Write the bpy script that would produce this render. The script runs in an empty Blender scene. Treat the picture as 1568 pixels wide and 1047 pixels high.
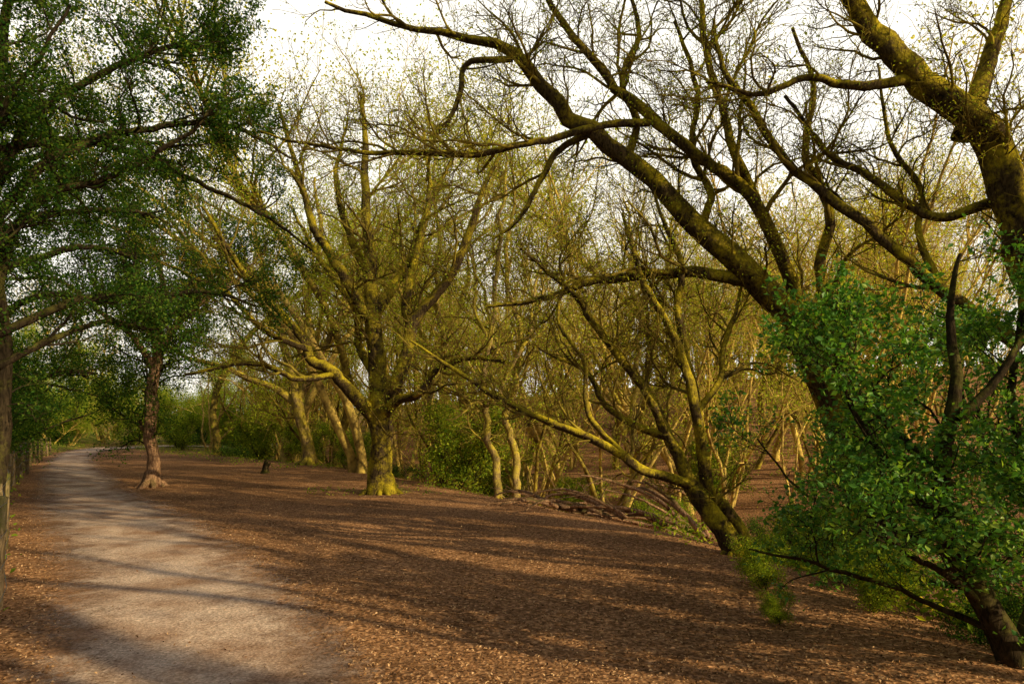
import bpy, math, numpy as np
from mathutils import Vector
scene=bpy.context.scene
scene.view_settings.view_transform='Standard'
scene.view_settings.look='None'
scene.view_settings.exposure=0
# ------------------------------------------------------------------ terrain
EDGE=np.array([(12,-60),(8,-30),(5,-5),(3.1,3),(2.7,5.5),(2.5,8.6),(1.7,11.1),(-0.2,14.5),(-2.6,19),(-7.4,28),(-16,38),(-26,52),(-45,90),(-200,300)],float)
FENCE=np.array([(8,-14),(0.2,-1),(-3.4,4.3),(-5.9,7.8),(-10.8,14.5),(-14.3,19.7),(-21.2,30),(-29,43),(-33.5,53),(-38,62),(-60,110),(-200,250)],float)
def sdist(x,y,L):
    x=np.asarray(x,float);y=np.asarray(y,float)
    best=np.full(x.shape,1e9);sg=np.ones(x.shape)
    for a,b in zip(L[:-1],L[1:]):
        d=b-a;l2=d@d
        t=np.clip(((x-a[0])*d[0]+(y-a[1])*d[1])/l2,0,1)
        dx=x-(a[0]+t*d[0]);dy=y-(a[1]+t*d[1])
        q=dx*dx+dy*dy
        m=q<best
        best=np.where(m,q,best)
        sg=np.where(m,np.sign(dx*d[1]-dy*d[0]),sg)
    return np.sqrt(best)*sg
def ss(t):
    t=np.clip(t,0,1);return t*t*(3-2*t)
def H(x,y):
    x=np.asarray(x,float);y=np.asarray(y,float)
    s=sdist(x,y,EDGE)
    f=-sdist(x,y,FENCE)
    fade=1-ss((y-34)/16)*0.85
    z=-1.9*ss(s/6.5)*fade
    z=z+np.where(s>7,10*(1-np.exp(-(np.maximum(s,7)-7)/38)),0)
    z=z+np.where(f>0.8,6*(1-np.exp(-(np.maximum(f,.8)-.8)/20)),0)
    z=z+0.02*np.sin(x*1.3+.7*y)+0.018*np.sin(y*2.1-.5*x)+0.10*ss(s/3)*np.sin(x*.9+1)*np.sin(y*.8)
    return z
# ------------------------------------------------------------------ materials
def mat(name):
    m=bpy.data.materials.new(name);m.use_nodes=True
    nt=m.node_tree;nt.nodes.clear()
    return m,nt,nt.nodes,nt.links
def ramp(N,stops,interp='LINEAR'):
    r=N.new('ShaderNodeValToRGB');cr=r.color_ramp;cr.interpolation=interp
    while len(cr.elements)<len(stops):cr.elements.new(.5)
    for e,(p,c) in zip(cr.elements,stops):
        e.position=p;e.color=(c[0],c[1],c[2],1) if hasattr(c,'__len__') else (c,c,c,1)
    return r
def noise(N,L,co,scale,detail=5,rough=.6,dist=0):
    n=N.new('ShaderNodeTexNoise');n.inputs['Scale'].default_value=scale;n.inputs['Detail'].default_value=detail
    n.inputs['Roughness'].default_value=rough;n.inputs['Distortion'].default_value=dist
    L.new(co,n.inputs['Vector']);return n
def mixc(N,L,f,a,b,mode='MIX'):
    m=N.new('ShaderNodeMix');m.data_type='RGBA';m.blend_type=mode
    for s,v in ((m.inputs[0],f),(m.inputs[6],a),(m.inputs[7],b)):
        if hasattr(v,'is_linked') or hasattr(v,'links'):L.new(v,s)
        elif hasattr(v,'__len__'):s.default_value=(v[0],v[1],v[2],1)
        else:s.default_value=v
    return m.outputs[2]
def bark_mat(name,dark,light,moss,mossamt,bump=.6):
    m,nt,N,L=mat(name)
    o=N.new('ShaderNodeOutputMaterial');b=N.new('ShaderNodeBsdfDiffuse');L.new(b.outputs[0],o.inputs[0])
    tc=N.new('ShaderNodeTexCoord')
    mp=N.new('ShaderNodeMapping');mp.inputs['Scale'].default_value=(1,1,.25);L.new(tc.outputs['Object'],mp.inputs[0])
    n1=noise(N,L,mp.outputs[0],28,4,.7,.6)
    n2=noise(N,L,tc.outputs['Object'],2.6,3,.65)
    n3=noise(N,L,tc.outputs['Object'],30,2,.7)
    r1=ramp(N,[(.35,dark),(.65,light)]);L.new(n1.outputs[0],r1.inputs[0])
    g=N.new('ShaderNodeNewGeometry');sx=N.new('ShaderNodeSeparateXYZ');L.new(g.outputs['Normal'],sx.inputs[0])
    a=N.new('ShaderNodeMath');a.operation='MULTIPLY_ADD';L.new(sx.outputs[2],a.inputs[0]);a.inputs[1].default_value=.2
    L.new(n2.outputs[0],a.inputs[2])
    a2=N.new('ShaderNodeMath');a2.operation='MULTIPLY_ADD';L.new(n3.outputs[0],a2.inputs[0]);a2.inputs[1].default_value=.3;L.new(a.outputs[0],a2.inputs[2])
    r2=ramp(N,[(.68-mossamt*.4,0),(.95-mossamt*.4,1)]);L.new(a2.outputs[0],r2.inputs[0])
    mv=mixc(N,L,n3.outputs[0],[c*.3 for c in moss],[c*1.5 for c in moss])
    c=mixc(N,L,r2.outputs[0],r1.outputs[0],mv)
    L.new(c,b.inputs['Color'])
    bp=N.new('ShaderNodeBump');bp.inputs['Strength'].default_value=bump;bp.inputs['Distance'].default_value=.03
    L.new(n1.outputs[0],bp.inputs['Height']);L.new(bp.outputs[0],b.inputs['Normal'])
    return m
def cheap_bark(name,c1,c2,c3):
    m,nt,N,L=mat(name)
    o=N.new('ShaderNodeOutputMaterial');b=N.new('ShaderNodeBsdfDiffuse');L.new(b.outputs[0],o.inputs[0])
    tc=N.new('ShaderNodeTexCoord');n=noise(N,L,tc.outputs['Object'],2.2,3,.75)
    r=ramp(N,[(.32,c1),(.5,c2),(.66,c3)]);L.new(n.outputs[0],r.inputs[0]);L.new(r.outputs[0],b.inputs[0])
    return m
def leaf_mat(name,c1,c2,c3,trans=.45,gloss=0):
    m,nt,N,L=mat(name)
    o=N.new('ShaderNodeOutputMaterial')
    at=N.new('ShaderNodeAttribute');at.attribute_name='rnd'
    r=ramp(N,[(0,c1),(.55,c2),(1,c3)]);L.new(at.outputs['Fac'],r.inputs[0])
    if gloss:
        b=N.new('ShaderNodeBsdfPrincipled');b.inputs['Roughness'].default_value=.45
        b.inputs['Specular IOR Level'].default_value=.35;L.new(r.outputs[0],b.inputs['Base Color'])
    else:
        b=N.new('ShaderNodeBsdfDiffuse');L.new(r.outputs[0],b.inputs[0])
    t=N.new('ShaderNodeBsdfTranslucent')
    tc=mixc(N,L,1.0,r.outputs[0],(1.35,1.25,.5),'MULTIPLY');L.new(tc,t.inputs[0])
    mx=N.new('ShaderNodeMixShader');mx.inputs[0].default_value=trans
    L.new(b.outputs[0],mx.inputs[1]);L.new(t.outputs[0],mx.inputs[2]);L.new(mx.outputs[0],o.inputs[0])
    return m
BARK=bark_mat('bark_mossy',(.02,.014,.009),(.13,.09,.045),(.56,.44,.03),.27,.9)
BARKD=bark_mat('bark_dark',(.015,.012,.008),(.07,.05,.03),(.14,.13,.03),.1)
BARKR=bark_mat('bark_pale_red',(.10,.05,.03),(.60,.36,.21),(.14,.11,.04),.0,.9)
BARKM=bark_mat('bark_midwood',(.06,.045,.025),(.42,.29,.13),(.56,.44,.05),.3)
BG=cheap_bark('bark_golden',(.13,.085,.03),(.52,.36,.10),(.80,.60,.14))
TW=cheap_bark('twig_mossy',(.05,.034,.014),(.20,.145,.035),(.48,.38,.05))
TWD=cheap_bark('twig_dark',(.015,.011,.008),(.05,.038,.024),(.10,.09,.03))
LF_SPR=leaf_mat('leaf_spring',(.40,.42,.03),(.60,.60,.06),(.80,.74,.10),.5)
LF_SPG=leaf_mat('leaf_spring_green',(.26,.37,.03),(.45,.55,.05),(.68,.71,.08),.5)
LF_GRN=leaf_mat('leaf_green',(.10,.20,.02),(.28,.40,.035),(.55,.58,.06),.5)
LF_DRK=leaf_mat('leaf_dark',(.02,.07,.014),(.07,.165,.026),(.22,.32,.045),.5)
LF_BSH=leaf_mat('leaf_bush',(.05,.17,.025),(.13,.33,.045),(.34,.50,.07),.42,1)
LF_DEAD=leaf_mat('leaf_dead',(.06,.03,.016),(.36,.19,.085),(.80,.55,.33),.1)
# ------------------------------------------------------------------ mesh helpers
def unit(v):return v/np.maximum(np.linalg.norm(v,axis=-1,keepdims=True),1e-9)
class MB:
    def __init__(s):s.v=[];s.f=[];s.m=[];s.r=[];s.n=0;s.sm=[]
    def add(s,v,f,mi,rnd,smooth):
        s.v.append(v);s.f.append(f+s.n);s.m.append(np.full(len(f),mi,np.int32));s.r.append(rnd)
        s.sm.append(np.full(len(f),smooth,bool));s.n+=len(v)
    def tubes(s,rng,P,R,sides,mi=0,ref=None,rough=0):
        n,k,_=P.shape
        T=unit(np.gradient(P,axis=1))
        if ref is None:
            ov=unit(P[:,-1]-P[:,0]);rf=unit(np.cross(ov,rng.normal(size=(n,3))))
            rf=np.repeat(rf[:,None,:],k,1)
        else: rf=np.broadcast_to(np.array(ref,float),P.shape)
        A=unit(np.cross(T,rf));B=np.cross(T,A)
        th=np.arange(sides)/sides*2*np.pi
        rr=R[:,:,None]*np.ones(sides)
        if rough>0:
            ph=rng.uniform(0,6.28,(n,1,1));kk=np.arange(k)[None,:,None]
            rr=rr*(1+rough*np.sin(3*th+ph+kk*.35)+rough*.6*np.sin(5*th-ph+kk*.5)+rng.normal(0,rough*.35,rr.shape))
        V=P[:,:,None,:]+rr[...,None]*(np.cos(th)[None,None,:,None]*A[:,:,None,:]+np.sin(th)[None,None,:,None]*B[:,:,None,:])
        idx=np.arange(n*k*sides).reshape(n,k,sides)
        a=idx[:,:-1,:];b=np.roll(a,-1,2);d=idx[:,1:,:];c=np.roll(d,-1,2)
        F=np.stack([a,b,c,d],-1).reshape(-1,4)
        s.add(V.reshape(-1,3),F,mi,np.repeat(rng.random(n),k*sides),True)
    def leaves(s,rng,pos,size,upb=.5,mi=1,wid=.32,curl=.1):
        n=len(pos)
        nr=unit(rng.normal(size=(n,3))+np.array([0,0,upb*2]))
        d=unit(np.cross(nr,rng.normal(size=(n,3))));sd=np.cross(nr,d)
        sz=(size*rng.uniform(.6,1.3,n))[:,None]
        V=np.stack([pos,pos+d*sz*.45+sd*sz*wid+nr*sz*curl,pos+d*sz,pos+d*sz*.5-sd*sz*wid+nr*sz*curl],1).reshape(-1,3)
        F=np.arange(4*n).reshape(n,4)
        s.add(V,F,mi,np.repeat(rng.random(n),4),False)
    def mesh(s,name,mats):
        V=np.concatenate(s.v).astype(np.float32);F=np.concatenate(s.f).astype(np.int32)
        me=bpy.data.meshes.new(name)
        me.vertices.add(len(V));me.vertices.foreach_set('co',V.ravel())
        me.loops.add(F.size);me.loops.foreach_set('vertex_index',F.ravel())
        me.polygons.add(len(F));me.polygons.foreach_set('loop_start',np.arange(0,F.size,4,dtype=np.int32))
        me.polygons.foreach_set('material_index',np.concatenate(s.m))
        me.polygons.foreach_set('use_smooth',np.concatenate(s.sm))
        at=me.attributes.new('rnd','FLOAT','POINT');at.data.foreach_set('value',np.concatenate(s.r).astype(np.float32))
        for m in mats:me.materials.append(m)
        me.update(calc_edges=True)
        return me
def link(name,me,loc=(0,0,0),rot=0,scale=1,parent=None,sz=None):
    o=bpy.data.objects.new(name,me);o.location=loc;o.rotation_euler=(0,0,rot);o.scale=(scale,scale,sz or scale)
    scene.collection.objects.link(o)
    if parent:o.parent=parent
    return o
def plen(P):return np.linalg.norm(np.diff(P,axis=1),axis=2).sum(1)
def kids(rng,P,R,total,tmin,tmax,L0,L1,ang,k,wig,up,rf=.55,rmin=.004,slim=.018,asd=.25):
    n,m,_=P.shape
    w=plen(P);w=w/w.sum()
    idx=rng.choice(n,total,p=w)
    t=rng.uniform(tmin,tmax,total)*(m-1)
    i=np.minimum(t.astype(int),m-2);f=(t-i)[:,None]
    base=P[idx,i]*(1-f)+P[idx,i+1]*f
    tan=unit(P[idx,i+1]-P[idx,i])
    rad=R[idx,i]*(1-f[:,0])+R[idx,i+1]*f[:,0]
    perp=unit(np.cross(tan,rng.normal(size=(total,3))))
    perp[:,2]=np.where(perp[:,2]<0,perp[:,2]*.4,perp[:,2]);perp=unit(perp)
    a=np.clip(rng.normal(ang,asd,total),.15,1.7)[:,None]
    d=tan*np.cos(a)+perp*np.sin(a)
    L=rng.uniform(L0,L1,total)*(1-.4*t/(m-1))
    r0=np.maximum(np.minimum(rad*rf,L*slim),rmin)
    Q=np.zeros((total,k,3));Q[:,0]=base
    bend=rng.normal(size=(total,3))*wig*.35
    for j in range(1,k):
        d=unit(d+rng.normal(size=(total,3))*wig+bend+np.array([0,0,up]))
        Q[:,j]=Q[:,j-1]+d*(L/(k-1))[:,None]
    tt=np.arange(k)/(k-1)
    RR=np.maximum(r0[:,None]*(1-.75*tt)[None,:],rmin*.6)
    return Q,RR
def catmull(pts,K):
    p=np.array(pts,float);n=len(p)
    p=np.vstack([2*p[0]-p[1],p,2*p[-1]-p[-2]])
    u=np.linspace(0,n-1-1e-6,K);i=u.astype(int);t=(u-i)[:,None]
    a,b,c,d=p[i],p[i+1],p[i+2],p[i+3]
    return .5*((2*b)+(-a+c)*t+(2*a-5*b+4*c-d)*t*t+(-a+3*b-3*c+d)*t**3)
def alongleaf(rng,P,n,tmin=.2,jit=.02):
    m=P.shape[1];i=rng.integers(0,len(P),n);t=rng.uniform(tmin,1,n)*(m-1);j=np.minimum(t.astype(int),m-2);f=(t-j)[:,None]
    return P[i,j]*(1-f)+P[i,j+1]*f+rng.normal(size=(n,3))*jit
# ------------------------------------------------------------------ sketched trees (limbs in local sketch units)
def sketched(name,base,u,limbs,seed,mats,n1,n2,n3,l1,l2,l3,nleaf,lsize,up=.06,roots=6,rootr=14,leafup=.4,K=36,ang=.85,wob=.012,rmin=.0035,jit=.03,ds=1,rs=1,zo=0):
    rng=np.random.default_rng(seed);mb=MB()
    Ps=[];Rs=[]
    for li,l in enumerate(limbs):
        a=np.array([(p[0]*u,p[2]*ds,p[1]*u,p[3]*u*rs) for p in l])
        c=catmull(a,K)
        nz=np.cumsum(rng.normal(size=(K,3)),0);nz-=np.linspace(0,1,K)[:,None]*nz[-1]
        L=np.linalg.norm(np.diff(c[:,:3],axis=0),axis=1).sum()
        c[:,:3]+=nz*wob*L*.25*np.minimum(1,np.linspace(0,3,K))[:,None]
        Ps.append(c[:,:3]);Rs.append(np.maximum(c[:,3],.004))
    P=np.array(Ps);R=np.array(Rs)
    mb.tubes(rng,P,R,14,0,(0.05,1,0.1),rough=.07)
    if roots:
        rp=[];rr=[]
        for i in range(roots):
            t=i/roots*6.283+rng.uniform(-.3,.3);e=rootr*u*rng.uniform(2.0,3.6)
            c,s=math.cos(t),math.sin(t);r=rootr*u
            rp.append(catmull([(c*r*.3,s*r*.3,r*2.2),(c*r*.8,s*r*.8,r*1.0),(c*e*.6,s*e*.6,r*.25),(c*e,s*e,-r*.5)],10))
            rr.append(np.linspace(r*.75,r*.25,10))
        mb.tubes(rng,np.array(rp),np.array(rr),8,0,rough=.08)
    thin=(R[:,-1]<R[:,0]*.62)
    P1,R1=kids(rng,P[thin],R[thin],n1,.22,.99,l1[0],l1[1],ang,10,.2,up)
    mb.tubes(rng,P1,R1,6,2)
    P2,R2=kids(rng,P1,R1,n2,.15,1,l2[0],l2[1],.8,7,.24,up,rmin=rmin+.001)
    mb.tubes(rng,P2,R2,4,2)
    P3,R3=kids(rng,P2,R2,n3,.15,1,l3[0],l3[1],.75,4,.25,up,rmin=rmin)
    mb.tubes(rng,P3,R3,3,2)
    if nleaf:
        mb.leaves(rng,alongleaf(rng,P3,nleaf,jit=jit),lsize,leafup)
    me=mb.mesh(name+'_mesh',mats)
    z=float(H(base[0],base[1]))+zo
    return link(name,me,(base[0],base[1],z))
MS=[BARK,LF_SPG,TW]
# central tree
C=[[(0,-8,0,27),(0,12,0,22),(-1,35,0,18),(0,65,0,16),(0,95,0,17),(-2,118,0,20),(-3,135,0,19),(-4,150,.1,15)],
 [(-5,108,0,12),(-30,138,-.3,10),(-52,168,-.5,9),(-72,190,-.5,8),(-98,205,-.6,7.5),(-112,240,-.6,6.5),(-155,290,-.9,5),(-195,340,-1.2,4),(-235,410,-1.4,2)],
 [(-3,120,0,15),(-8,190,.3,14),(-12,260,.3,12.5),(-20,330,.5,11),(-30,420,.5,8),(-40,520,.8,6),(-45,640,1,2.5)],
 [(2,125,0,13),(26,170,-.3,11),(46,215,-.3,9),(58,260,-.4,8),(92,295,-.5,7),(122,340,-.8,6),(150,420,-1,4),(190,500,-1.3,2)],
 [(2,118,0,9),(30,140,-.6,7),(62,150,-.9,6),(88,185,-1.1,5),(130,200,-1.5,4),(190,190,-2,2)],
 [(15,150,0,9),(38,215,.3,8),(28,300,.5,7),(45,380,.8,6),(62,470,1,4),(50,600,1.3,2)],
 [(-12,250,.3,9),(-50,315,.2,8),(-88,385,0,6.5),(-120,470,0,4.5),(-155,590,-.2,2)],
 [(-12,280,.3,8),(25,355,.8,7),(52,440,1.2,5),(100,550,1.5,2.5)],
 [(-60,180,-.5,5),(-110,170,-1,4),(-160,190,-1.6,3.5),(-230,170,-2.4,2)],
 [(-100,215,-.6,5),(-150,235,-1,4),(-220,300,-1.2,3),(-290,330,-1.5,2)],
 [(-20,330,.4,7),(-70,420,1,5.5),(-95,500,1.4,4),(-80,620,1.8,2)],
 [(-8,170,.2,8),(-48,235,1.2,7),(-70,310,1.8,6),(-140,400,2.4,4),(-200,500,3,2)]]
sketched('oak_tree',(-3.18,16.7),.016,C,1,MS,150,1100,4400,(1.2,3.2),(.6,1.5),(.25,.7),16000,.048,rootr=12,roots=8,jit=.08)
# leaning multi-stem tree on the right
Bm=[[(8,-14,0,25),(-8,20,0,21),(-35,60,0,19),(-60,98,.1,18),(-72,120,.1,14)],
 [(20,-10,.1,15),(12,30,.12,14),(-12,70,.14,13),(-38,100,.1,13),(-48,130,.1,11)],
 [(-68,108,.1,13),(-85,150,.1,12),(-102,182,.1,11),(-130,250,.2,10),(-160,300,.3,9),(-205,350,.4,8),(-240,400,.5,6.5),(-290,440,.5,4.5),(-330,480,.5,2.5)],
 [(-44,110,.1,12),(-50,160,0,11),(-56,220,.2,10),(-66,300,.3,9),(-76,380,.4,7.5),(-70,440,.5,6),(-100,520,.5,4),(-120,600,.6,2)],
 [(-60,105,.1,11),(-110,122,-.2,9.5),(-150,138,-.3,9),(-182,160,-.4,8.5),(-240,185,-.5,7.5),(-300,212,-.4,6),(-370,245,-.3,5),(-430,290,-.2,4),(-500,330,0,2)],
 [(-46,130,.1,11),(-62,210,-.1,10),(-86,290,-.1,8.5),(-116,370,0,7),(-146,430,.1,5.5),(-172,530,.2,3)],
 [(-102,182,.1,8),(-150,200,.5,7),(-200,235,.8,5.5),(-230,290,1,4.5),(-300,330,1.3,2)],
 [(-56,220,.2,7),(-20,270,.5,6),(0,340,.8,5),(30,420,1,3),(40,500,1.3,2)],
 [(-180,160,-.4,6),(-230,215,-.5,5),(-240,290,-.5,4),(-275,350,-.6,3),(-265,430,-.6,2)]]
sketched('hawthorn_tree',(2.92,8.9),.0085,Bm,2,MS,90,700,3000,(.6,1.7),(.3,.9),(.15,.45),6500,.028,rootr=12,ds=.6,rs=.8,jit=.04)
# large arching tree
G=[[(0,-30,0,44),(-15,80,0,38),(-40,180,0,36),(-65,250,-.1,34),(-100,320,-.2,32),(-140,390,-.3,30),(-180,450,-.4,26),(-235,510,-.5,22),(-290,555,-.6,20),(-345,615,-.7,17),(-400,670,-.8,16),(-450,715,-.9,15),(-485,740,-1,14),(-530,790,-1.1,12),(-570,820,-1.2,10),(-640,850,-1.2,7),(-715,865,-1.2,5),(-790,885,-1.2,4),(-850,905,-1.2,3)],
 [(-225,495,-.5,13),(-265,502,-.6,11),(-300,508,-.7,10),(-350,508,-.9,9),(-420,500,-1.1,8),(-460,492,-1.2,7),(-500,475,-1.3,6),(-540,460,-1.4,4.5),(-610,450,-1.5,2.5)],
 [(-140,400,-.3,15),(-140,470,-.5,13),(-165,540,-.7,12),(-215,625,-.9,11),(-260,655,-1,10),(-305,680,-1.1,10),(-350,708,-1.2,9.5),(-385,740,-1.3,9),(-420,775,-1.3,8),(-460,820,-1.4,7),(-510,890,-1.4,5),(-540,940,-1.5,3)],
 [(-205,612,-.9,9),(-235,680,-.8,8),(-255,750,-.8,7),(-275,820,-.8,6),(-285,890,-.8,5),(-290,960,-.8,3)],
 [(-365,725,-1.2,7),(-430,722,-1.4,6.5),(-515,700,-1.6,6),(-600,682,-1.8,5.5),(-690,680,-2,5),(-780,678,-2,4),(-860,690,-2,3),(-940,705,-2,1.5)],
 [(-570,820,-1.2,6),(-640,815,-1,5),(-650,770,-.9,4.5),(-665,735,-.9,4),(-690,700,-.9,3),(-700,640,-.9,2)],
 [(-100,325,-.2,14),(-80,420,.2,12),(-110,510,.5,10),(-90,600,.8,9),(-120,700,1,7),(-100,800,1.2,5),(-130,900,1.4,3)],
 [(-400,670,-.8,8),(-380,740,-.4,7),(-400,800,0,6),(-375,870,.2,5),(-390,940,.4,3)],
 [(-450,715,-.9,7),(-500,690,-.6,6),(-530,640,-.4,5),(-560,590,-.2,4),(-600,560,0,2.5)],
 [(-290,560,-.6,8),(-270,630,-.2,7),(-300,700,.2,6),(-290,790,.4,5),(-320,900,.6,3)]]
sketched('sycamore_tree',(5.2,9.5),.0091,G,3,MS,140,1300,5200,(.7,2.3),(.4,1.1),(.15,.5),12000,.033,rootr=24,ds=.2,rs=.82,jit=.05,zo=-.03)
# top-right tree
T=[[(0,-30,0,46),(-5,200,0,40),(-30,400,0,36),(-55,540,0,33),(-75,600,0,32),(-110,700,0,30),(-160,810,0,27),(-240,900,0,23),(-300,960,0,19),(-345,1040,0,13),(-400,1130,0,7)],
 [(-160,800,0,19),(-120,880,.2,16),(-90,960,.3,13),(-60,1060,.5,8),(-40,1160,.6,4)],
 [(-70,480,0,15),(-130,530,.2,12),(-180,575,.4,11),(-230,625,.6,10),(-310,700,.8,9),(-400,775,1,8),(-450,850,1.1,7),(-500,930,1.2,5),(-520,1020,1.3,3)],
 [(-230,890,0,10),(-320,870,-.2,8),(-400,880,-.3,6),(-480,850,-.4,4.5),(-560,870,-.5,2.5)],
 [(-180,575,.4,7),(-200,660,.8,6),(-190,740,1,5),(-240,820,1.2,4),(-250,950,1.4,2)],
 [(-110,700,0,10),(-190,690,.6,8),(-280,760,1,7),(-340,800,1.2,5),(-400,900,1.5,3)]]
sketched('sycamore_tree',(6.5,8.0),.00766,T,4,MS,95,900,3800,(.6,1.9),(.3,.9),(.15,.4),9000,.03,rootr=26,ds=.4,rs=.85,jit=.05,zo=.1)
# bush right foreground
Bu=[[(0,-20,0,34),(-45,70,0,27),(-90,150,0,23),(-112,215,0,20),(-100,300,.1,17),(-70,400,.2,13),(-60,520,.3,8),(-50,620,.3,4)],
 [(-40,50,0,8),(-120,85,.2,6),(-200,115,.3,5),(-290,140,.3,4),(-380,160,.3,2)],
 [(-60,90,0,9),(-150,150,-.2,7),(-220,180,-.4,5),(-300,250,-.5,3)],
 [(-105,200,0,12),(-170,270,0,9),(-230,340,0,7),(-270,420,0,4),(-280,480,0,2)],
 [(-105,260,0,12),(-150,350,.4,9),(-190,430,.6,6),(-200,520,.8,3)],
 [(-80,360,.1,10),(10,440,.2,8),(70,520,.3,5),(120,600,.3,3)],
 [(0,0,.1,18),(60,120,.2,15),(80,260,.3,12),(60,400,.5,9),(80,540,.5,5)],
 [(60,120,.2,10),(0,200,-.4,8),(-40,300,-.6,6),(-60,400,-.8,3)],
 [(80,260,.3,10),(150,330,0,8),(180,440,0,6),(160,560,0,3)],
 [(20,20,0,9),(-20,110,-.5,7),(10,180,-.8,5),(40,260,-1,3)],
 [(-90,150,0,7),(-180,210,.4,5),(-260,240,.7,3),(-320,330,.9,2)],
 [(60,60,0,9),(120,160,-.3,7),(130,260,-.5,4),(150,350,-.6,2)]]
sketched('hawthorn_bush',(3.45,4.6),.0046,Bu,5,[BARKD,LF_BSH,TWD],120,1000,3600,(.35,.95),(.2,.5),(.08,.25),27000,.044,up=.03,leafup=.6,rootr=0.1,roots=0,rmin=.002,jit=.03,rs=.7)
sketched('hawthorn_bush',(5.8,6.3),.006,Bu,15,[BARKD,LF_BSH,TWD],110,900,3300,(.4,1.1),(.25,.6),(.1,.3),30000,.05,up=.03,leafup=.6,rootr=0.1,roots=0,rmin=.002,jit=.04,rs=.7,zo=.2)
# left dark tree
Lf=[[(0,-20,0,14),(5,150,0,12),(12,300,0,11),(0,450,0,10),(-5,560,0,9),(12,700,0,8),(30,860,0,6),(40,960,0,3)],
 [(5,250,0,8),(-10,350,-.3,7),(20,450,-.5,6),(40,540,-.6,5),(60,640,-.5,4),(110,740,-.4,3),(150,840,-.3,2)],
 [(8,420,0,9),(35,520,.1,7),(80,575,.2,6),(140,595,.3,5),(215,635,.4,4),(290,690,.4,3),(330,740,.5,2)],
 [(0,520,0,8),(60,640,.4,7),(130,700,.8,6),(210,740,1.2,5),(300,760,1.6,4),(400,720,2,2)],
 [(0,560,0,8),(50,720,.3,6),(140,800,.6,5),(230,860,.9,4),(330,880,1.2,2)],
 [(10,350,0,7),(70,420,.8,6),(140,440,1.5,5),(230,470,2,4),(300,450,2.4,2)],
 [(10,640,0,7),(90,700,1,5.5),(200,680,2,4.5),(300,640,2.8,3.5),(380,590,3.3,2)],
 [(12,300,0,6),(50,350,.5,5),(110,390,1,4),(170,380,1.4,2)]]
sketched('holly_tree',(-6.35,8.3),.0078,Lf,6,[BARKD,LF_DRK,TWD],130,1200,5000,(.6,1.8),(.3,.8),(.12,.35),66000,.042,up=.0,leafup=.4,rootr=8,rmin=.003,jit=.05)
Lf2=[[(0,-20,0,18),(5,150,0,14),(-12,300,0,12),(10,420,0,11),(25,560,0,9),(30,660,0,6),(20,760,0,3)],
 [(0,200,0,9),(60,300,-.3,7),(130,350,-.5,6),(200,370,-.6,5),(290,360,-.5,3)],
 [(5,330,0,9),(70,430,.1,7),(160,470,.2,6),(240,480,.3,5),(330,450,.4,2)],
 [(10,420,0,8),(60,520,.4,7),(150,560,.8,6),(250,580,1.2,4),(320,560,1.6,2)],
 [(25,560,0,8),(90,640,.3,6),(180,690,.6,4),(260,720,.9,2)],
 [(0,150,0,7),(50,210,.8,6),(100,250,1.5,5),(150,250,2,2)],
 [(0,200,0,7),(-60,300,.5,6),(-110,400,1,4),(-170,500,1.4,2)]]
sketched('holly_tree',(-12.2,15.2),.0118,Lf2,7,[BARKD,LF_DRK,TWD],130,1200,5000,(.8,2.2),(.4,1.),(.15,.45),72000,.06,up=.0,leafup=.4,rootr=10,rmin=.004,jit=.08)
# pale dead-looking trunk on the path edge with leafy crown
Rd=[[(-2,-8,0,17),(0,12,0,12),(4,45,0,10),(-1,85,0,9.5),(6,125,0,10),(3,160,0,9),(8,185,0,8.5),(5,225,0,7),(10,300,.2,5),(-5,380,.2,3)],
 [(-1,85,0,6),(-14,92,-.1,4),(-16,100,-.1,3)],
 [(5,180,0,6),(-20,225,-.3,5),(-60,260,-.6,4),(-110,300,-1,3),(-160,300,-1.4,2)],
 [(6,190,0,6),(35,240,0,5),(80,280,0,4),(130,320,.2,3),(170,370,.3,2)],
 [(6,210,0,5),(25,280,1,4),(20,350,1.6,3),(60,420,2,2)],
 [(5,230,0,5),(-30,300,.5,4),(-70,370,.8,3),(-90,450,1,2)],
 [(4,120,0,8),(-8,160,.15,7),(-5,210,.3,6),(-30,280,.6,3)]]
sketched('yew_tree',(-9.8,18.6),.0178,Rd,8,[BARKR,LF_DRK,TWD],110,1100,5000,(.9,2.6),(.5,1.2),(.2,.5),52000,.065,up=.04,leafup=.4,rootr=10,rmin=.004,jit=.12,roots=7,rs=.9)
# mid left tree
Md=[[(0,-8,0,14),(-3,30,0,11),(-12,70,0,10),(-18,100,0,10),(-20,115,0,8)],
 [(-16,90,0,8),(-50,115,0,6),(-90,130,-.4,5),(-130,150,-.8,4),(-180,165,-1,3),(-230,210,-1.3,1.5)],
 [(-18,100,0,8),(-30,150,.3,7),(-50,220,.6,6),(-80,300,1,4),(-100,400,1.3,2)],
 [(-18,100,0,8),(0,140,0,7),(5,190,.2,6),(-10,260,.4,5),(10,340,.6,4),(0,450,.8,2)],
 [(2,150,0,6),(40,200,-.4,5),(70,270,-.8,4),(90,350,-1,2)]]
sketched('oak_tree',(-8.9,30),.0287,Md,9,[BARKM,LF_SPG,TW],80,600,2400,(1.5,4),(.8,2),(.4,1),14000,.1,rootr=9,rmin=.006,jit=.12,rs=.85)
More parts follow.
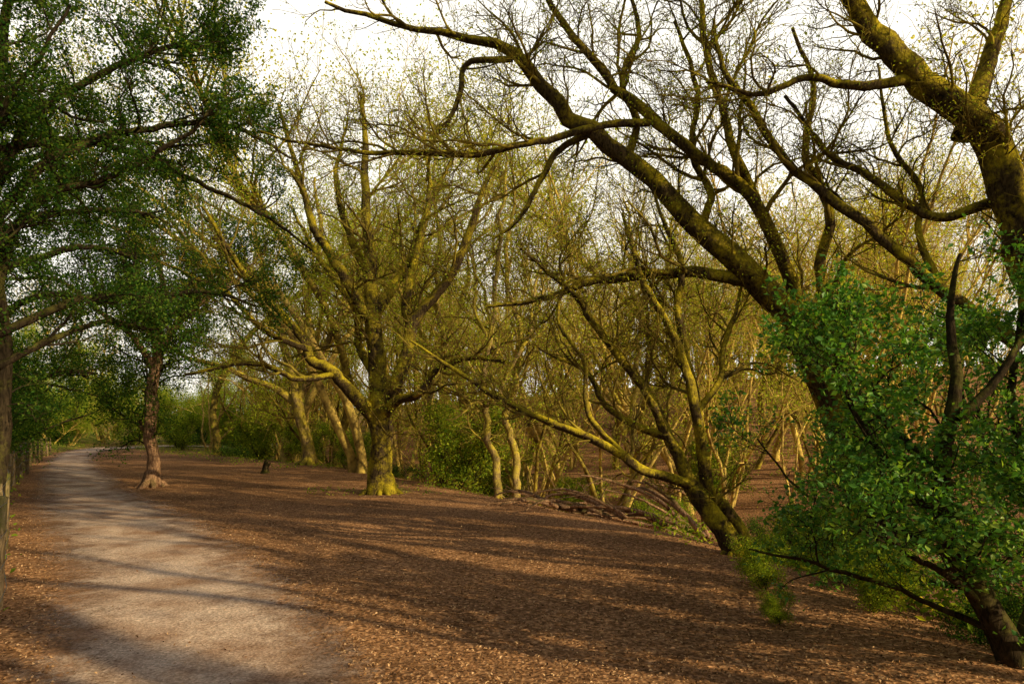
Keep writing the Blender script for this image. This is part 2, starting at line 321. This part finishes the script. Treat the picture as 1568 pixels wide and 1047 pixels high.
# slender trunks by the dell edge
S1=[[(0,-8,0,9),(1,60,0,7.5),(-3,130,0,7),(4,220,0,6),(-8,330,.3,5),(0,450,.6,3.5),(-10,560,.8,2)],
 [(-2,160,0,4),(-40,260,.6,3.5),(-60,360,1,2.5),(-90,450,1.3,1.5)],
 [(2,220,0,4),(40,300,.6,3.5),(50,400,1,2.5),(90,520,1.3,1.5)]]
def slender(nm,x,y,u,seed,flip=1):
    S=[[(p[0]*flip,p[1],p[2],p[3]) for p in l] for l in S1]
    sketched(nm,(x,y),u,S,seed,[BARKM,LF_SPG,TW],40,300,1200,(1.,3),(.6,1.5),(.3,.8),4200,.06,rootr=4,rmin=.005,wob=.03,jit=.08,rs=.75)
slender('birch_tree',-2.2,20.5,.0196,10)
slender('birch_tree',-.35,17.5,.0167,11,-1)
slender('birch_tree',.1,18.3,.0175,12)
slender('birch_tree',3.2,20.,.0185,13,-1)
# ------------------------------------------------------------------ tree variants (instanced)
def wild(seed,height,r0,stems,spread,n1,n2,n3,nleaf,lsize,mats,fork=.25,wig=.1,name='v',jit=.08,l3=(.3,1.1)):
    rng=np.random.default_rng(seed);mb=MB();K=16
    P=np.zeros((stems,K,3));R=np.zeros((stems,K))
    for i in range(stems):
        t=rng.uniform(0,6.28);d=np.array([math.cos(t)*spread,math.sin(t)*spread,1]);d/=np.linalg.norm(d)
        h=height*rng.uniform(.75,1.05);p=np.array([math.cos(t)*r0,math.sin(t)*r0,-.3])
        bend=rng.normal(size=3)*.05
        for j in range(K):
            P[i,j]=p;R[i,j]=r0*(1-.85*j/(K-1))*rng.uniform(.95,1.05)*(1.3 if j==0 else 1)
            d=d+rng.normal(size=3)*wig+bend;d[2]+=.06;d/=np.linalg.norm(d);p=p+d*h/(K-1)
    mb.tubes(rng,P,R,7,rough=.05)
    P1,R1=kids(rng,P,R,n1,fork,.98,height*.15,height*.42,.65,10,.17,.09,rmin=.012,slim=.016)
    mb.tubes(rng,P1,R1,5)
    P2,R2=kids(rng,P1,R1,n2,.15,1,height*.06,height*.17,.7,6,.22,.06,rmin=.009)
    mb.tubes(rng,P2,R2,3)
    P3,R3=kids(rng,P2,R2,n3,.1,1,l3[0],l3[1],.7,4,.25,.05,rmin=.006)
    mb.tubes(rng,P3,R3,3)
    if nleaf:mb.leaves(rng,alongleaf(rng,P3,nleaf,jit=jit),lsize,.3)
    return mb.mesh(name,mats)
V=[wild(101,15,.17,1,.1,24,180,560,3200,.085,[BG,LF_SPR],.38,name='wood_a',jit=.2),
   wild(102,17,.15,2,.22,28,200,600,3000,.085,[BG,LF_SPR],.38,name='wood_b',jit=.2),
   wild(103,12,.11,3,.35,30,190,560,3200,.085,[TW,LF_SPG],.3,.14,name='wood_c',jit=.2),
   wild(104,16,.19,1,.25,26,190,600,2600,.085,[TW,LF_SPR],.38,name='wood_d',jit=.2),
   wild(105,10,.07,5,.4,32,190,520,3200,.085,[BG,LF_SPG],.2,.14,name='wood_e',jit=.2),
   wild(106,14,.14,3,.3,30,200,600,3000,.085,[BG,LF_SPR],.3,.14,name='wood_f',jit=.2)]
TL=[wild(301,19,.19,2,.16,34,280,1200,11000,.09,[BG,LF_SPG],.42,.1,name='tall_a',jit=.35),
    wild(302,20,.19,1,.12,34,280,1200,11000,.09,[TW,LF_SPR],.42,.12,name='tall_b',jit=.35)]
SH=[wild(201,3.2,.03,7,.8,50,300,900,12000,.085,[TWD,LF_GRN],.05,.16,name='shrub_a'),
    wild(202,2.4,.025,8,.9,50,300,900,11000,.08,[TWD,LF_DRK],.05,.16,name='shrub_b')]
EV=wild(203,8.5,.09,5,.35,60,450,1800,40000,.1,[TWD,LF_DRK],.03,.13,name='holly_mass',jit=.2)
LV=wild(205,13,.13,3,.3,50,400,1500,26000,.13,[BG,LF_GRN],.15,.13,name='leafy_tree',jit=.25)
SP=wild(204,9,.05,2,.2,20,160,500,2500,.08,[BG,LF_SPG],.15,.12,name='sapling')
PO=[wild(206,13,.10,2,.14,16,70,160,900,.1,[BG,LF_SPR],.4,.11,name='pole_a',jit=.2),
    wild(207,12,.085,3,.25,18,70,160,900,.1,[TW,LF_SPR],.3,.14,name='pole_b',jit=.2),
    wild(208,13,.13,1,.2,18,70,160,900,.1,[BG,LF_SPG],.3,.15,name='pole_c',jit=.2),
    wild(209,11,.06,4,.35,20,80,200,1200,.1,[BG,LF_SPG],.2,.16,name='pole_d',jit=.2)]
par=bpy.data.objects.new('background_woodland',None);scene.collection.objects.link(par)
rng=np.random.default_rng(77)
placed=[]
def scatter(n,x0,x1,y0,y1,cond,meshes,s0,s1,mind,pre,parent):
    c=0;tries=0
    while c<n and tries<n*40:
        tries+=1
        x=rng.uniform(x0,x1);y=rng.uniform(y0,y1)
        if not cond(x,y):continue
        if any((x-a)**2+(y-b)**2<mind*mind for a,b in placed):continue
        placed.append((x,y));c+=1
        link('%s_%d'%(pre,c),meshes[rng.integers(len(meshes))],(x,y,float(H(x,y))-.1),rng.uniform(0,6.28),rng.uniform(s0,s1),parent)
def sE(x,y):return float(sdist(x,y,EDGE))
def sF(x,y):return float(-sdist(x,y,FENCE))
for i,(x,y,s) in enumerate([(-5.6,25.0,1.0),(-8.2,31,1.15),(-11.5,34.5,1.2),(-17.5,41,1.2),(2,26,.9),(7,29,.95),(-12.5,40,1.3),(12,32,1.),(-3,35,1.2)]):
    placed.append((x,y));link('tall_%d'%(i+1),TL[i%2],(x,y,float(H(x,y))-.1),i*1.37,s,par)
scatter(12,-12,20,21,36,lambda x,y:sE(x,y)>2.0 and x<.6*y,V,.65,.95,2.2,'tree_near',par)
scatter(30,-38,38,36,62,lambda x,y:(sE(x,y)>1.5 or sF(x,y)>3) and x<.68*y,V,.8,1.1,3,'tree_mid',par)
scatter(40,-70,60,62,95,lambda x,y:x<.7*y,V,1.,1.3,4.0,'tree_far',par)
scatter(10,-10,24,17,45,lambda x,y:sE(x,y)>2.5 and x<.6*y,[SP],.6,1.1,.8,'sapling',par)
scatter(190,-20,44,19,62,lambda x,y:sE(x,y)>2.5 and x<.72*y and math.sin(x*.7+y*.3)+math.sin(y*.6-x*.2)>-1.2,PO,.55,1.2,.5,'pole',par)
scatter(12,-50,-14,14,50,lambda x,y:sF(x,y)>4,V+[LV],.7,1.,2.5,'tree_left',par)
scatter(12,-75,-34,58,85,lambda x,y:sF(x,y)>1.5 or y>66,[LV],.7,1.1,4,'leafy_far',par)
for i,(x,y,s) in enumerate([(-36,67,.8),(-32,70,.75),(-28,69,.8),(-24,68,.7),(-20,70,.8),(-34,77,.9),(-27,78,.9),(-37.5,58,.6),(-40,62,.7),(-44,68,.8),(-36.5,54,.5),(-41,55,.7),(-20,53,.55),(-14.5,62,.6)]):
    link('leafy_edge_%d'%(i+1),LV,(x,y,float(H(x,y))-.2),i*1.7,s,par)
    if x<-19: link('brush_%d'%(i+1),SH[i%2],(x-.5,y-1.5,float(H(x-.5,y-1.5))-.2),i*1.1,1.3,par)
# unseen trees added beside and behind the camera to streak sunlight and cut ambient
par2=bpy.data.objects.new('shade_woodland',None);scene.collection.objects.link(par2)
rng=np.random.default_rng(8)
SS=[(0.2,12,.42,1.4,EV),(14.9,15,.24,1.3,EV),(2.6,12,.15,1.3,EV),(10.6,17,.13,1.4,EV),(-3,14,.8,1,LV)]
for q in (1.6,3.6,4.2,5.0,6.1,6.8,7.5,9.1,9.6,11.3,11.8,13.0,13.6,16.4,17.1,18.8,21):
    SS.append((q+rng.uniform(-.15,.15),rng.uniform(9.5,13)+max(0,q-10)*.6,rng.uniform(.8,1.3),2.1,PO[[0,2][int(q*10)%2]]))
for i,(q,t,s,sz,m) in enumerate(SS):
    x=.54*q+.84*t;y=.84*q-.54*t
    link('sun_blocker_tree_%d'%(i+1),m,(x,y,float(H(x,y))-.2),i*1.3,s,par2,sz)
for i,(x,y,s) in enumerate([(-5,-7,1),(1,-10,1),(-11,-3,.9),(6,-14,1),(-3,-14,1.1),(-14,-10,1)]):
    link('rear_shade_tree_%d'%(i+1),LV,(x,y,float(H(x,y))-.2),i*1.9,s,par2)
# left hedge
hedge=bpy.data.objects.new('holly_hedge',None);scene.collection.objects.link(hedge)
for i,(x,y,s) in enumerate([(-9.5,10.4,.5),(-14.2,16.9,.65),(-17.8,21.8,.65),(-21.5,27,.8),(-25.5,33,.75),(-30,40,.8),(-36,48,.7)]):
    link('holly_%d'%(i+1),EV,(x,y,float(H(x,y))-.2),i*1.7,s,hedge)
for i,(x,y,s,k) in enumerate([(-1.7,20.5,.9,0),(-.6,22,.7,0),(-9.5,33,.8,0),(-6.5,27.6,.55,0),(1.8,21,.6,0),(-13,36,.8,0),(-16,41,.9,1),(-4.6,25.5,.5,1),(3.8,16.5,.5,0),(5.5,13,.5,0),(4.3,8.4,.3,0),(-24,50,1.,0),(-38,56,1.2,0),(7,24,.8,0),(2.5,6.7,.18,0),(3.2,6.1,.2,0),(3.7,7.5,.26,0),(2.2,5.6,.10,0),(4.6,10.8,.4,1),(3.9,5.2,.28,1),(4.5,5.9,.3,1),(6.5,17.5,.5,1)]):
    link('shrub' if i==0 else 'shrub.%03d'%i,SH[k],(x,y,float(H(x,y))-.1*s),i*2.1,s)
# ------------------------------------------------------------------ ground
def axis(n,c,ext,a):
    t=np.linspace(-1,1,n);return c+ext*np.sinh(a*t)/math.sinh(a)
gx=axis(460,-1,900,8.2);gy=axis(460,7,900,8.0)
X,Y=np.meshgrid(gx,gy,indexing='ij');Z=H(X,Y)
Vg=np.stack([X,Y,Z],-1).reshape(-1,3);idx=np.arange(460*460).reshape(460,460)
Fg=np.stack([idx[:-1,:-1],idx[1:,:-1],idx[1:,1:],idx[:-1,1:]],-1).reshape(-1,4)
def gmat():
    m,nt,N,L=mat('woodland_floor')
    o=N.new('ShaderNodeOutputMaterial');b=N.new('ShaderNodeBsdfDiffuse');L.new(b.outputs[0],o.inputs[0])
    tc=N.new('ShaderNodeTexCoord');co=tc.outputs['Object']
    n1=noise(N,L,co,.5,4,.6);n2=noise(N,L,co,22,5,.75)
    vo=N.new('ShaderNodeTexVoronoi');vo.inputs['Scale'].default_value=34;L.new(co,vo.inputs['Vector'])
    r2=ramp(N,[(.3,(.08,.042,.022)),(.5,(.38,.205,.105)),(.72,(.80,.49,.27))]);L.new(n2.outputs[0],r2.inputs[0])
    sp=N.new('ShaderNodeSeparateColor');L.new(vo.outputs['Color'],sp.inputs[0])
    rv=ramp(N,[(.0,.45),(.7,1.0),(.93,1.3),(1,1.9)]);L.new(sp.outputs[0],rv.inputs[0])
    c=mixc(N,L,.8,r2.outputs[0],rv.outputs[0],'MULTIPLY')
    r1=ramp(N,[(.3,(.62,.59,.57)),(.7,(1.25,1.18,1.1))]);L.new(n1.outputs[0],r1.inputs[0])
    c=mixc(N,L,1.,c,r1.outputs[0],'MULTIPLY')
    at=N.new('ShaderNodeAttribute');at.attribute_name='rnd'
    ng=noise(N,L,co,1.6,4,.7)
    ad=N.new('ShaderNodeMath');ad.operation='MULTIPLY';L.new(at.outputs['Fac'],ad.inputs[0]);L.new(ng.outputs[0],ad.inputs[1])
    rg=ramp(N,[(.34,0),(.50,1)]);L.new(ad.outputs[0],rg.inputs[0])
    gr=mixc(N,L,n2.outputs[0],(.04,.06,.01),(.26,.32,.05))
    c=mixc(N,L,rg.outputs[0],c,gr)
    L.new(c,b.inputs['Color'])
    ma=N.new('ShaderNodeMath');ma.operation='ADD';L.new(n2.outputs[0],ma.inputs[0]);L.new(vo.outputs['Distance'],ma.inputs[1])
    bp=N.new('ShaderNodeBump');bp.inputs['Strength'].default_value=.6;bp.inputs['Distance'].default_value=.015
    L.new(ma.outputs[0],bp.inputs['Height']);L.new(bp.outputs[0],b.inputs['Normal'])
    return m
mb=MB()
sg=sdist(X,Y,EDGE);fg=-sdist(X,Y,FENCE)
green=np.clip(ss((sg+.3)/4)*.62*(1-.4*ss((sg-7)/6))+ss(fg/1.2),0,1)
green=np.maximum(green,ss((Y-34)/20)*.8)
green=np.maximum(green,.85*np.exp(-(((X+3.1)/2.2)**2+((Y-17.2)/1.3)**2)))
mb.add(Vg,Fg,0,green.ravel(),True)
link('ground',mb.mesh('ground',[gmat()]))
# path
pairs=np.array([(3.2,-6,6.4,-6),(-.3,0,2.1,0),(-3.0,4.3,-.85,4.3),(-5.2,7.8,-2.8,7.8),(-8.6,12.4,-6.0,12.4),(-12.2,17.6,-9.9,17.6),(-15.9,23,-13.5,23),(-22.4,33,-20.2,33),(-28.9,44,-26.3,44),(-32.5,53,-29,51),(-31.5,60,-27.5,56),(-26,64,-24,58.5),(-16,65,-16,60)],float)
pc=catmull(pairs,500);W=22
def L2(t):return pc[:,None,:2]*(1-t)+pc[:,None,2:]*t
tw=np.linspace(-.14,1.14,W)[None,:,None]
XY=L2(tw)
zz=H(XY[...,0],XY[...,1])+.012+.0012*np.maximum(XY[...,1],0)
Vp=np.concatenate([XY,zz[...,None]],-1).reshape(-1,3);idx=np.arange(500*W).reshape(500,W)
Fp=np.stack([idx[:-1,:-1],idx[:-1,1:],idx[1:,1:],idx[1:,:-1]],-1).reshape(-1,4)
ed=np.minimum(np.linspace(0,1,W),1-np.linspace(0,1,W))*2
def pmat():
    m,nt,N,L=mat('path_gravel')
    o=N.new('ShaderNodeOutputMaterial');b=N.new('ShaderNodeBsdfDiffuse')
    tc=N.new('ShaderNodeTexCoord');co=tc.outputs['Object']
    n1=noise(N,L,co,1.1,4,.65);n2=noise(N,L,co,45,5,.8);n3=noise(N,L,co,6,4,.7)
    vo=N.new('ShaderNodeTexVoronoi');vo.inputs['Scale'].default_value=55;L.new(co,vo.inputs['Vector'])
    r=ramp(N,[(.28,(.26,.17,.12)),(.5,(.64,.49,.40)),(.72,(.88,.76,.66))]);L.new(n2.outputs[0],r.inputs[0])
    sp=N.new('ShaderNodeSeparateColor');L.new(vo.outputs['Color'],sp.inputs[0])
    rv=ramp(N,[(0,.6),(.8,1.1),(1,1.2)]);L.new(sp.outputs[0],rv.inputs[0])
    c=mixc(N,L,.7,r.outputs[0],rv.outputs[0],'MULTIPLY')
    r1=ramp(N,[(.35,(.58,.45,.36)),(.6,(1.08,1.04,1.))]);L.new(n1.outputs[0],r1.inputs[0])
    c=mixc(N,L,1.,c,r1.outputs[0],'MULTIPLY');L.new(c,b.inputs['Color'])
    bp=N.new('ShaderNodeBump');bp.inputs['Strength'].default_value=.5;bp.inputs['Distance'].default_value=.008
    ma=N.new('ShaderNodeMath');ma.operation='ADD';L.new(n2.outputs[0],ma.inputs[0]);L.new(vo.outputs['Distance'],ma.inputs[1])
    L.new(ma.outputs[0],bp.inputs['Height']);L.new(bp.outputs[0],b.inputs['Normal'])
    at=N.new('ShaderNodeAttribute');at.attribute_name='rnd'
    a=N.new('ShaderNodeMath');a.operation='ADD';L.new(at.outputs['Fac'],a.inputs[0]);L.new(n3.outputs[0],a.inputs[1])
    a2=N.new('ShaderNodeMath');a2.operation='MULTIPLY_ADD';L.new(n2.outputs[0],a2.inputs[0]);a2.inputs[1].default_value=.5;L.new(a.outputs[0],a2.inputs[2])
    mr=N.new('ShaderNodeMapRange');mr.inputs[1].default_value=.86;mr.inputs[2].default_value=1.4;L.new(a2.outputs[0],mr.inputs[0])
    tr=N.new('ShaderNodeBsdfTransparent');mx=N.new('ShaderNodeMixShader')
    L.new(mr.outputs[0],mx.inputs[0]);L.new(tr.outputs[0],mx.inputs[1]);L.new(b.outputs[0],mx.inputs[2]);L.new(mx.outputs[0],o.inputs[0])
    return m
mb=MB();mb.add(Vp,Fp,0,np.tile(ed,500),True)
link('gravel_path',mb.mesh('gravel_path',[pmat()]))
# leaf litter
rng=np.random.default_rng(5)
n=80000
ly=3+rng.random(n)**1.6*26;lx=(rng.uniform(-.85,.8,n))*ly+rng.normal(0,.5,n)
onp=(np.interp(ly,pairs[:8,1],pairs[:8,0])+.1<lx)&(lx<np.interp(ly,pairs[:8,3],pairs[:8,2])-.1)
keep=(~onp)|(rng.random(n)<.05)
lx=lx[keep];ly=ly[keep]
mb=MB();mb.leaves(rng,np.stack([lx,ly,H(lx,ly)+.012+rng.random(len(lx))*.012],-1),.024,1.0,0,.28,.2)
link('leaf_litter',mb.mesh('leaf_litter',[LF_DEAD]))
# undergrowth (low leafy plants)
n=70000
ux=rng.uniform(-44,26,n);uy=rng.uniform(4,62,n)
m2=int(n*.25);uy[:m2]=rng.uniform(4,18,m2);ux[:m2]=rng.uniform(-1,12,m2)
cl=np.sin(ux*1.7+np.sin(uy*1.1)*2)*np.sin(uy*1.3+np.sin(ux*.8)*2)
s_=sdist(ux,uy,EDGE);f_=-sdist(ux,uy,FENCE)
tb=((ux+3.0)/2.4)**2+((uy-17.3)/1.2)**2
fbz=(ux>.2)&(ux<3.8)&(uy>11.5)&(uy<15.5)
keep=((s_>.2)&(s_<28)&(cl>.2)&~fbz)|(f_>-.1)&(f_<9)|((tb<1)&(cl>-.5))|((uy>27)&(s_>-2.5)&(cl>-.1))
ux=ux[keep];uy=uy[keep];
ux=np.repeat(ux,3)+rng.normal(0,.08,len(ux)*3);uy=np.repeat(uy,3)+rng.normal(0,.08,len(uy)*3)
hh=rng.random(len(ux))*(.1+.22*(np.sin(ux*.9)*np.sin(uy*.7)>0))
mb=MB();mb.leaves(rng,np.stack([ux,uy,H(ux,uy)+hh],-1),.08,.5,0,.25,.1)
link('undergrowth',mb.mesh('undergrowth',[LF_GRN]))
# fallen branches
rng=np.random.default_rng(9);mb=MB()
fb=[]
for i in range(28):
    cx,cy=rng.uniform(.2,3.2),rng.uniform(12.0,15.2);a=rng.normal(2.9,.5);l=rng.uniform(.8,2.6)
    t=np.linspace(-.5,.5,12);x=cx+math.cos(a)*l*t+np.cumsum(rng.normal(0,.03,12));y=cy+math.sin(a)*l*t+np.cumsum(rng.normal(0,.03,12))
    z=H(x,y)+.1+(.3*np.sin((t+.5)*3.14)+.8*(t+.5)*(i%3==0))*rng.random()+np.cumsum(rng.normal(0,.015,12))
    fb.append(np.stack([x,y,z],-1))
fb=np.array(fb);Rb=np.linspace(.055,.018,12)[None,:]*rng.uniform(.6,1.2,(28,1))
mb.tubes(rng,fb,Rb,7,0,(0,0,1),.08)
q,r=kids(rng,fb,Rb,120,.2,1,.3,.9,.7,6,.2,.02);mb.tubes(rng,q,r,4)
link('fallen_branches',mb.mesh('fallen_branches',[BARKR]))
# stump
mb=MB();st=np.array([catmull([(0,0,-.1),(0,0,.12),(.02,0,.3),(.06,.0,.5)],10)]);mb.tubes(rng,st,np.array([[.26,.2,.15,.12,.11,.10,.10,.08,.05,.01]]),12,0,(0,1,0),.15)
st=np.array([catmull([(.03,0,.15),(.14,0,.3),(.2,0,.38)],6)]);mb.tubes(rng,st,np.array([[.06,.05,.045,.04,.03,.01]]),8,0,(0,1,0),.1)
link('tree_stump',mb.mesh('tree_stump',[BARKD]),(-8.9,24.6,float(H(-8.9,24.6))))
# fence
fence=bpy.data.objects.new('wire_fence',None);scene.collection.objects.link(fence)
def fpt(d):
    seg=np.linalg.norm(np.diff(FENCE,axis=0),axis=1);cs=np.concatenate([[0],np.cumsum(seg)])
    return np.array([np.interp(d,cs,FENCE[:,0]),np.interp(d,cs,FENCE[:,1])])
mbp=MB();tops=[]
rng=np.random.default_rng(12)
for i in range(26):
    p=fpt(18+i*1.9)+rng.normal(0,.05,2);z=float(H(*p));h=1.05+rng.normal(0,.05);ln=rng.normal(0,.04,2)
    c=np.array([[p[0],p[1],z-.2],[p[0]+ln[0]*.5,p[1]+ln[1]*.5,z+h*.5],[p[0]+ln[0],p[1]+ln[1],z+h],[p[0]+ln[0],p[1]+ln[1],z+h+.01]])
    mbp.tubes(rng,c[None],np.array([[.055,.052,.05,.002]]),8,0,(0,1,0),.05);tops.append((c,z,h))
link('posts',mbp.mesh('posts',[bark_mat('post_wood',(.10,.07,.04),(.42,.30,.16),(.12,.12,.03),.05)]),parent=fence)
mbw=MB()
for fr in (.95,.7,.45,.2):
    w=np.array([[c[2][0]+.05,c[2][1],z+h*fr] for c,z,h in tops])
    mbw.tubes(rng,w[None],np.full((1,len(w)),.003),4,0,(0,0,1))
m,nt,N,L=mat('wire_metal');o=N.new('ShaderNodeOutputMaterial');b=N.new('ShaderNodeBsdfPrincipled');b.inputs['Base Color'].default_value=(.2,.2,.2,1);b.inputs['Metallic'].default_value=.8;b.inputs['Roughness'].default_value=.5;L.new(b.outputs[0],o.inputs[0])
link('wires',mbw.mesh('wires',[m]),parent=fence)
# ------------------------------------------------------------------ light
EL=math.radians(24);az=math.atan2(.84,-.54)
S=Vector((math.sin(az)*math.cos(EL),math.cos(az)*math.cos(EL),math.sin(EL)))
sl=bpy.data.lights.new('sun','SUN');sl.energy=5;sl.angle=math.radians(.5);sl.color=(1,.80,.44)
so=bpy.data.objects.new('sun',sl);so.rotation_euler=S.to_track_quat('Z','Y').to_euler();scene.collection.objects.link(so)
w=bpy.data.worlds.new('World');scene.world=w;w.use_nodes=True
N=w.node_tree.nodes;L=w.node_tree.links;N.clear()
o=N.new('ShaderNodeOutputWorld');bg=N.new('ShaderNodeBackground');sk=N.new('ShaderNodeTexSky');sk.sky_type='NISHITA';sk.sun_disc=False
sk.sun_elevation=EL;sk.sun_rotation=az;sk.dust_density=2.0;sk.air_density=1.0
hs=N.new('ShaderNodeHueSaturation');hs.inputs['Saturation'].default_value=.5
L.new(sk.outputs[0],hs.inputs['Color'])
# white brightness added to the low front sky, masked to keep ambient light down
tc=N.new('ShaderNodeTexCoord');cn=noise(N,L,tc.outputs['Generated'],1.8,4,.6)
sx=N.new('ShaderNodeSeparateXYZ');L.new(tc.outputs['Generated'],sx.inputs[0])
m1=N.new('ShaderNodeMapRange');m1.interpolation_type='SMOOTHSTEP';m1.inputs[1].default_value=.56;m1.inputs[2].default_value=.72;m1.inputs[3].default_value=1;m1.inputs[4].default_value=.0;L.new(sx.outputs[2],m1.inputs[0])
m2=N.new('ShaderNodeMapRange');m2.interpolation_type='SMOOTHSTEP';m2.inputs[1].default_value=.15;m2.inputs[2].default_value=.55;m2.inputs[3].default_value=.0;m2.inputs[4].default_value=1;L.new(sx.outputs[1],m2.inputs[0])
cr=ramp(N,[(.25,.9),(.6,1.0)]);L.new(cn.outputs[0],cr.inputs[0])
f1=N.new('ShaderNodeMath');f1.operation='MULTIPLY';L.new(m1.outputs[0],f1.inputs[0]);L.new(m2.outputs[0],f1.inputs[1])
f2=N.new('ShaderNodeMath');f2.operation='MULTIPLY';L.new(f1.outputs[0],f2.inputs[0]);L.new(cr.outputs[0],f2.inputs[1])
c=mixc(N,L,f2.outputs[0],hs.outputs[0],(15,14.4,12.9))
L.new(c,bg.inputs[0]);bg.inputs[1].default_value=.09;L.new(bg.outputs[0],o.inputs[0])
# ------------------------------------------------------------------ camera
cd=bpy.data.cameras.new('camera');cd.lens=24;cd.sensor_width=36;cd.shift_y=.084;cd.clip_end=2000;cd.clip_start=.05
co=bpy.data.objects.new('camera',cd);co.location=(0,0,1.6);co.rotation_euler=(math.radians(90),0,0);scene.collection.objects.link(co)
scene.camera=co
